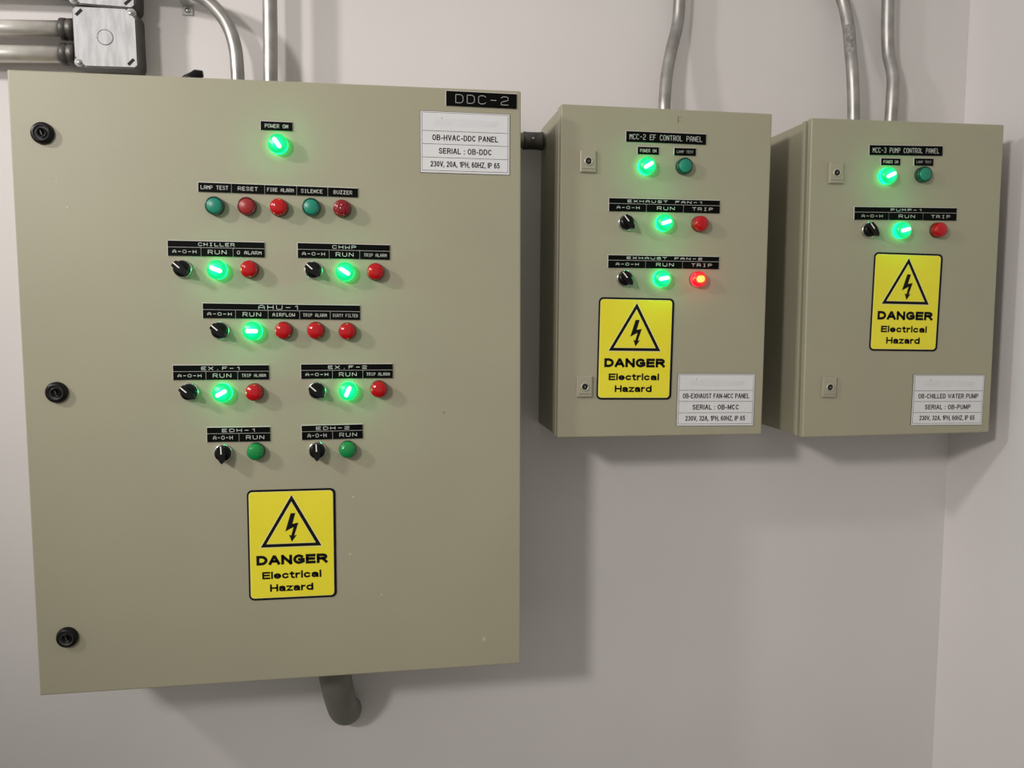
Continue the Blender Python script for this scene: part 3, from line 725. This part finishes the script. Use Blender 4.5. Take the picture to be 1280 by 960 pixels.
def junction_box(label, x0, x1, z0, z1, dep, roll):
    cx, cz = (x0+x1)/2, (z0+z1)/2
    t = thing('junction_box', label, 'junction box', (cx, 0, cz), 'junction boxes at top left')
    t.rotation_euler = (0, R(roll), 0)
    w_, h_ = (x1-x0)/2, (z1-z0)/2
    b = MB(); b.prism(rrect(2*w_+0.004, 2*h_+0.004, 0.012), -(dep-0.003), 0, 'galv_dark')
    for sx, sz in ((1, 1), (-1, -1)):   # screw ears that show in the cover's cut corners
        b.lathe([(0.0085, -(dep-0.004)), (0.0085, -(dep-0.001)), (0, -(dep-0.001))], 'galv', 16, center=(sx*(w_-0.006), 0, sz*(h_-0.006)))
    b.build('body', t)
    c = 0.013
    pts = [(-w_, -h_+c+0.003), (-w_+c+0.003, -h_), (w_-0.004, -h_), (w_, -h_+0.004), (w_, h_-c-0.003), (w_-c-0.003, h_), (-w_+0.004, h_), (-w_, h_-0.004)]
    b = MB(); b.prism(pts, -dep, -(dep-0.0022), 'galv')
    o = b.build('cover', t)
    # raised knockout ring with its tie
    b = MB(); b.lathe([(0.0138, -dep), (0.0138, -dep-0.0005), (0.0128, -dep-0.0005), (0.0128, -dep+0.0002)], 'galv_dark', 32)
    b.lathe([(0.0128, -dep-0.0001), (0.0126, -dep-0.0005), (0, -dep-0.0005)], 'galv', 32, False)
    b.box(-0.0165, -0.0115, -dep-0.0011, -dep, -0.0010, 0.0012, 'galv', 0.0003, 1)
    k = b.build('knockout', o)
    for sx, sz in ((-1, 1), (1, -1)):
        b = MB(); ang = math.atan2(1, -sx*sz)
        L2, W2 = 0.0072, 0.0026
        d = Vector((0.7071, 0.7071)); n_ = Vector((-0.7071, 0.7071))
        q = [d*L2+n_*W2, -d*L2+n_*W2, -d*L2-n_*W2, d*L2-n_*W2]
        b.prism([(v.x, v.y) for v in q], -dep-0.0004, -dep+0.0004, 'blackmatt')
        s_ = b.build('screw_slot', o, (sx*(w_-0.0100), 0, sz*(h_-0.0090)))
        s_['label'] = 'dark diagonal slot'
    for sx, sz in ((1, 1), (-1, -1)):
        b = MB(); b.lathe([(0.0048, -(dep-0.001)), (0.0048, -dep-0.0005), (0.0035, -dep-0.0018), (0, -dep-0.0020)], 'screw', 16)
        b.box(-0.0045, 0.0045, -dep-0.0023, -dep-0.0014, -0.0006, 0.0006, 'blackmatt')
        b.build('screw', t, (sx*(w_-0.0062), 0, sz*(h_-0.0062)), R(30))
    return t
junction_box('square galvanised junction box just above the largest cabinet, knockout in its cover', -0.5420, -0.4374, 0.4408, 0.5425, 0.056, -0.8)
junction_box('upper galvanised junction box, mostly cut by the top edge of the picture', -0.5440, -0.4370, 0.5475, 0.6530, 0.058, 1.5)

# black cable gland on top of the large cabinet
t = thing('cable_gland', 'black cable gland on top of the largest cabinet, left of the curved conduit', 'cable gland', (-0.3215, -0.150, 0.3765))
b = MB(); b.lathe([(0.021, 0), (0.021, 0.010), (0.018, 0.013), (0.018, 0.018), (0.0155, 0.020)], 'black', 6, False, axis='z')
b.bm.faces.ensure_lookup_table()
b.build('lock_nut', t)
b = MB(); b.tube([(0.0, 0, 0.012), (0.002, 0, 0.026), (0.008, 0, 0.0325), (0.018, 0.0, 0.0335)], [0.014, 0.0125, 0.0085, 0.0055], 'black', 14); b.build('cap', t)
b = MB(); b.tube([(-0.030, 0.012, 0.018), (-0.012, 0.006, 0.028), (0.004, 0, 0.032)], [0.003, 0.0045, 0.006], 'black', 10); b.build('cable', t)

# coupling between the large and the middle cabinet
XM = 0.3225
t = thing('conduit', 'short dark coupled conduit joining the largest and the middle cabinet', 'conduit', (0.2425, -0.035, 0.339))
b = MB(); b.tube([(0, 0, 0), (0.079, 0, 0)], 0.0150, 'conduit_dark'); b.build('pipe', t)
b = MB(); b.lathe([(0.0150, -0.0205), (0.0178, -0.0200), (0.0172, -0.012), (0.0172, 0.012), (0.0182, 0.0135), (0.0182, 0.0195), (0.0150, 0.0200)], 'fitting', 20, center=(0.0590, 0, 0), axis='x')
b.lathe([(0.0030, 0), (0.0028, -0.002), (0, -0.002)], 'screw', 10, center=(0.056, -0.0175, 0.001))
b.build('coupling', t)

# grey duct from the underside of the large cabinet into the wall
t = thing('duct', 'thick grey pipe from the underside of the largest cabinet slanting into the wall', 'pipe', (-0.083, 0, -0.815))
off = Vector((-0.083, 0, -0.815))
pts = [Vector(p)-off for p in ((-0.1010, -0.1350, -0.6445), (-0.1000, -0.1300, -0.6800), (-0.0945, -0.0950, -0.7450), (-0.0880, -0.0450, -0.8050), (-0.0835, -0.0120, -0.8260), (-0.083, 0, -0.8300))]
b = MB(); b.tube(smooth_path(pts, 5), 0.0305, 'duct', 28); b.build('pipe', t)
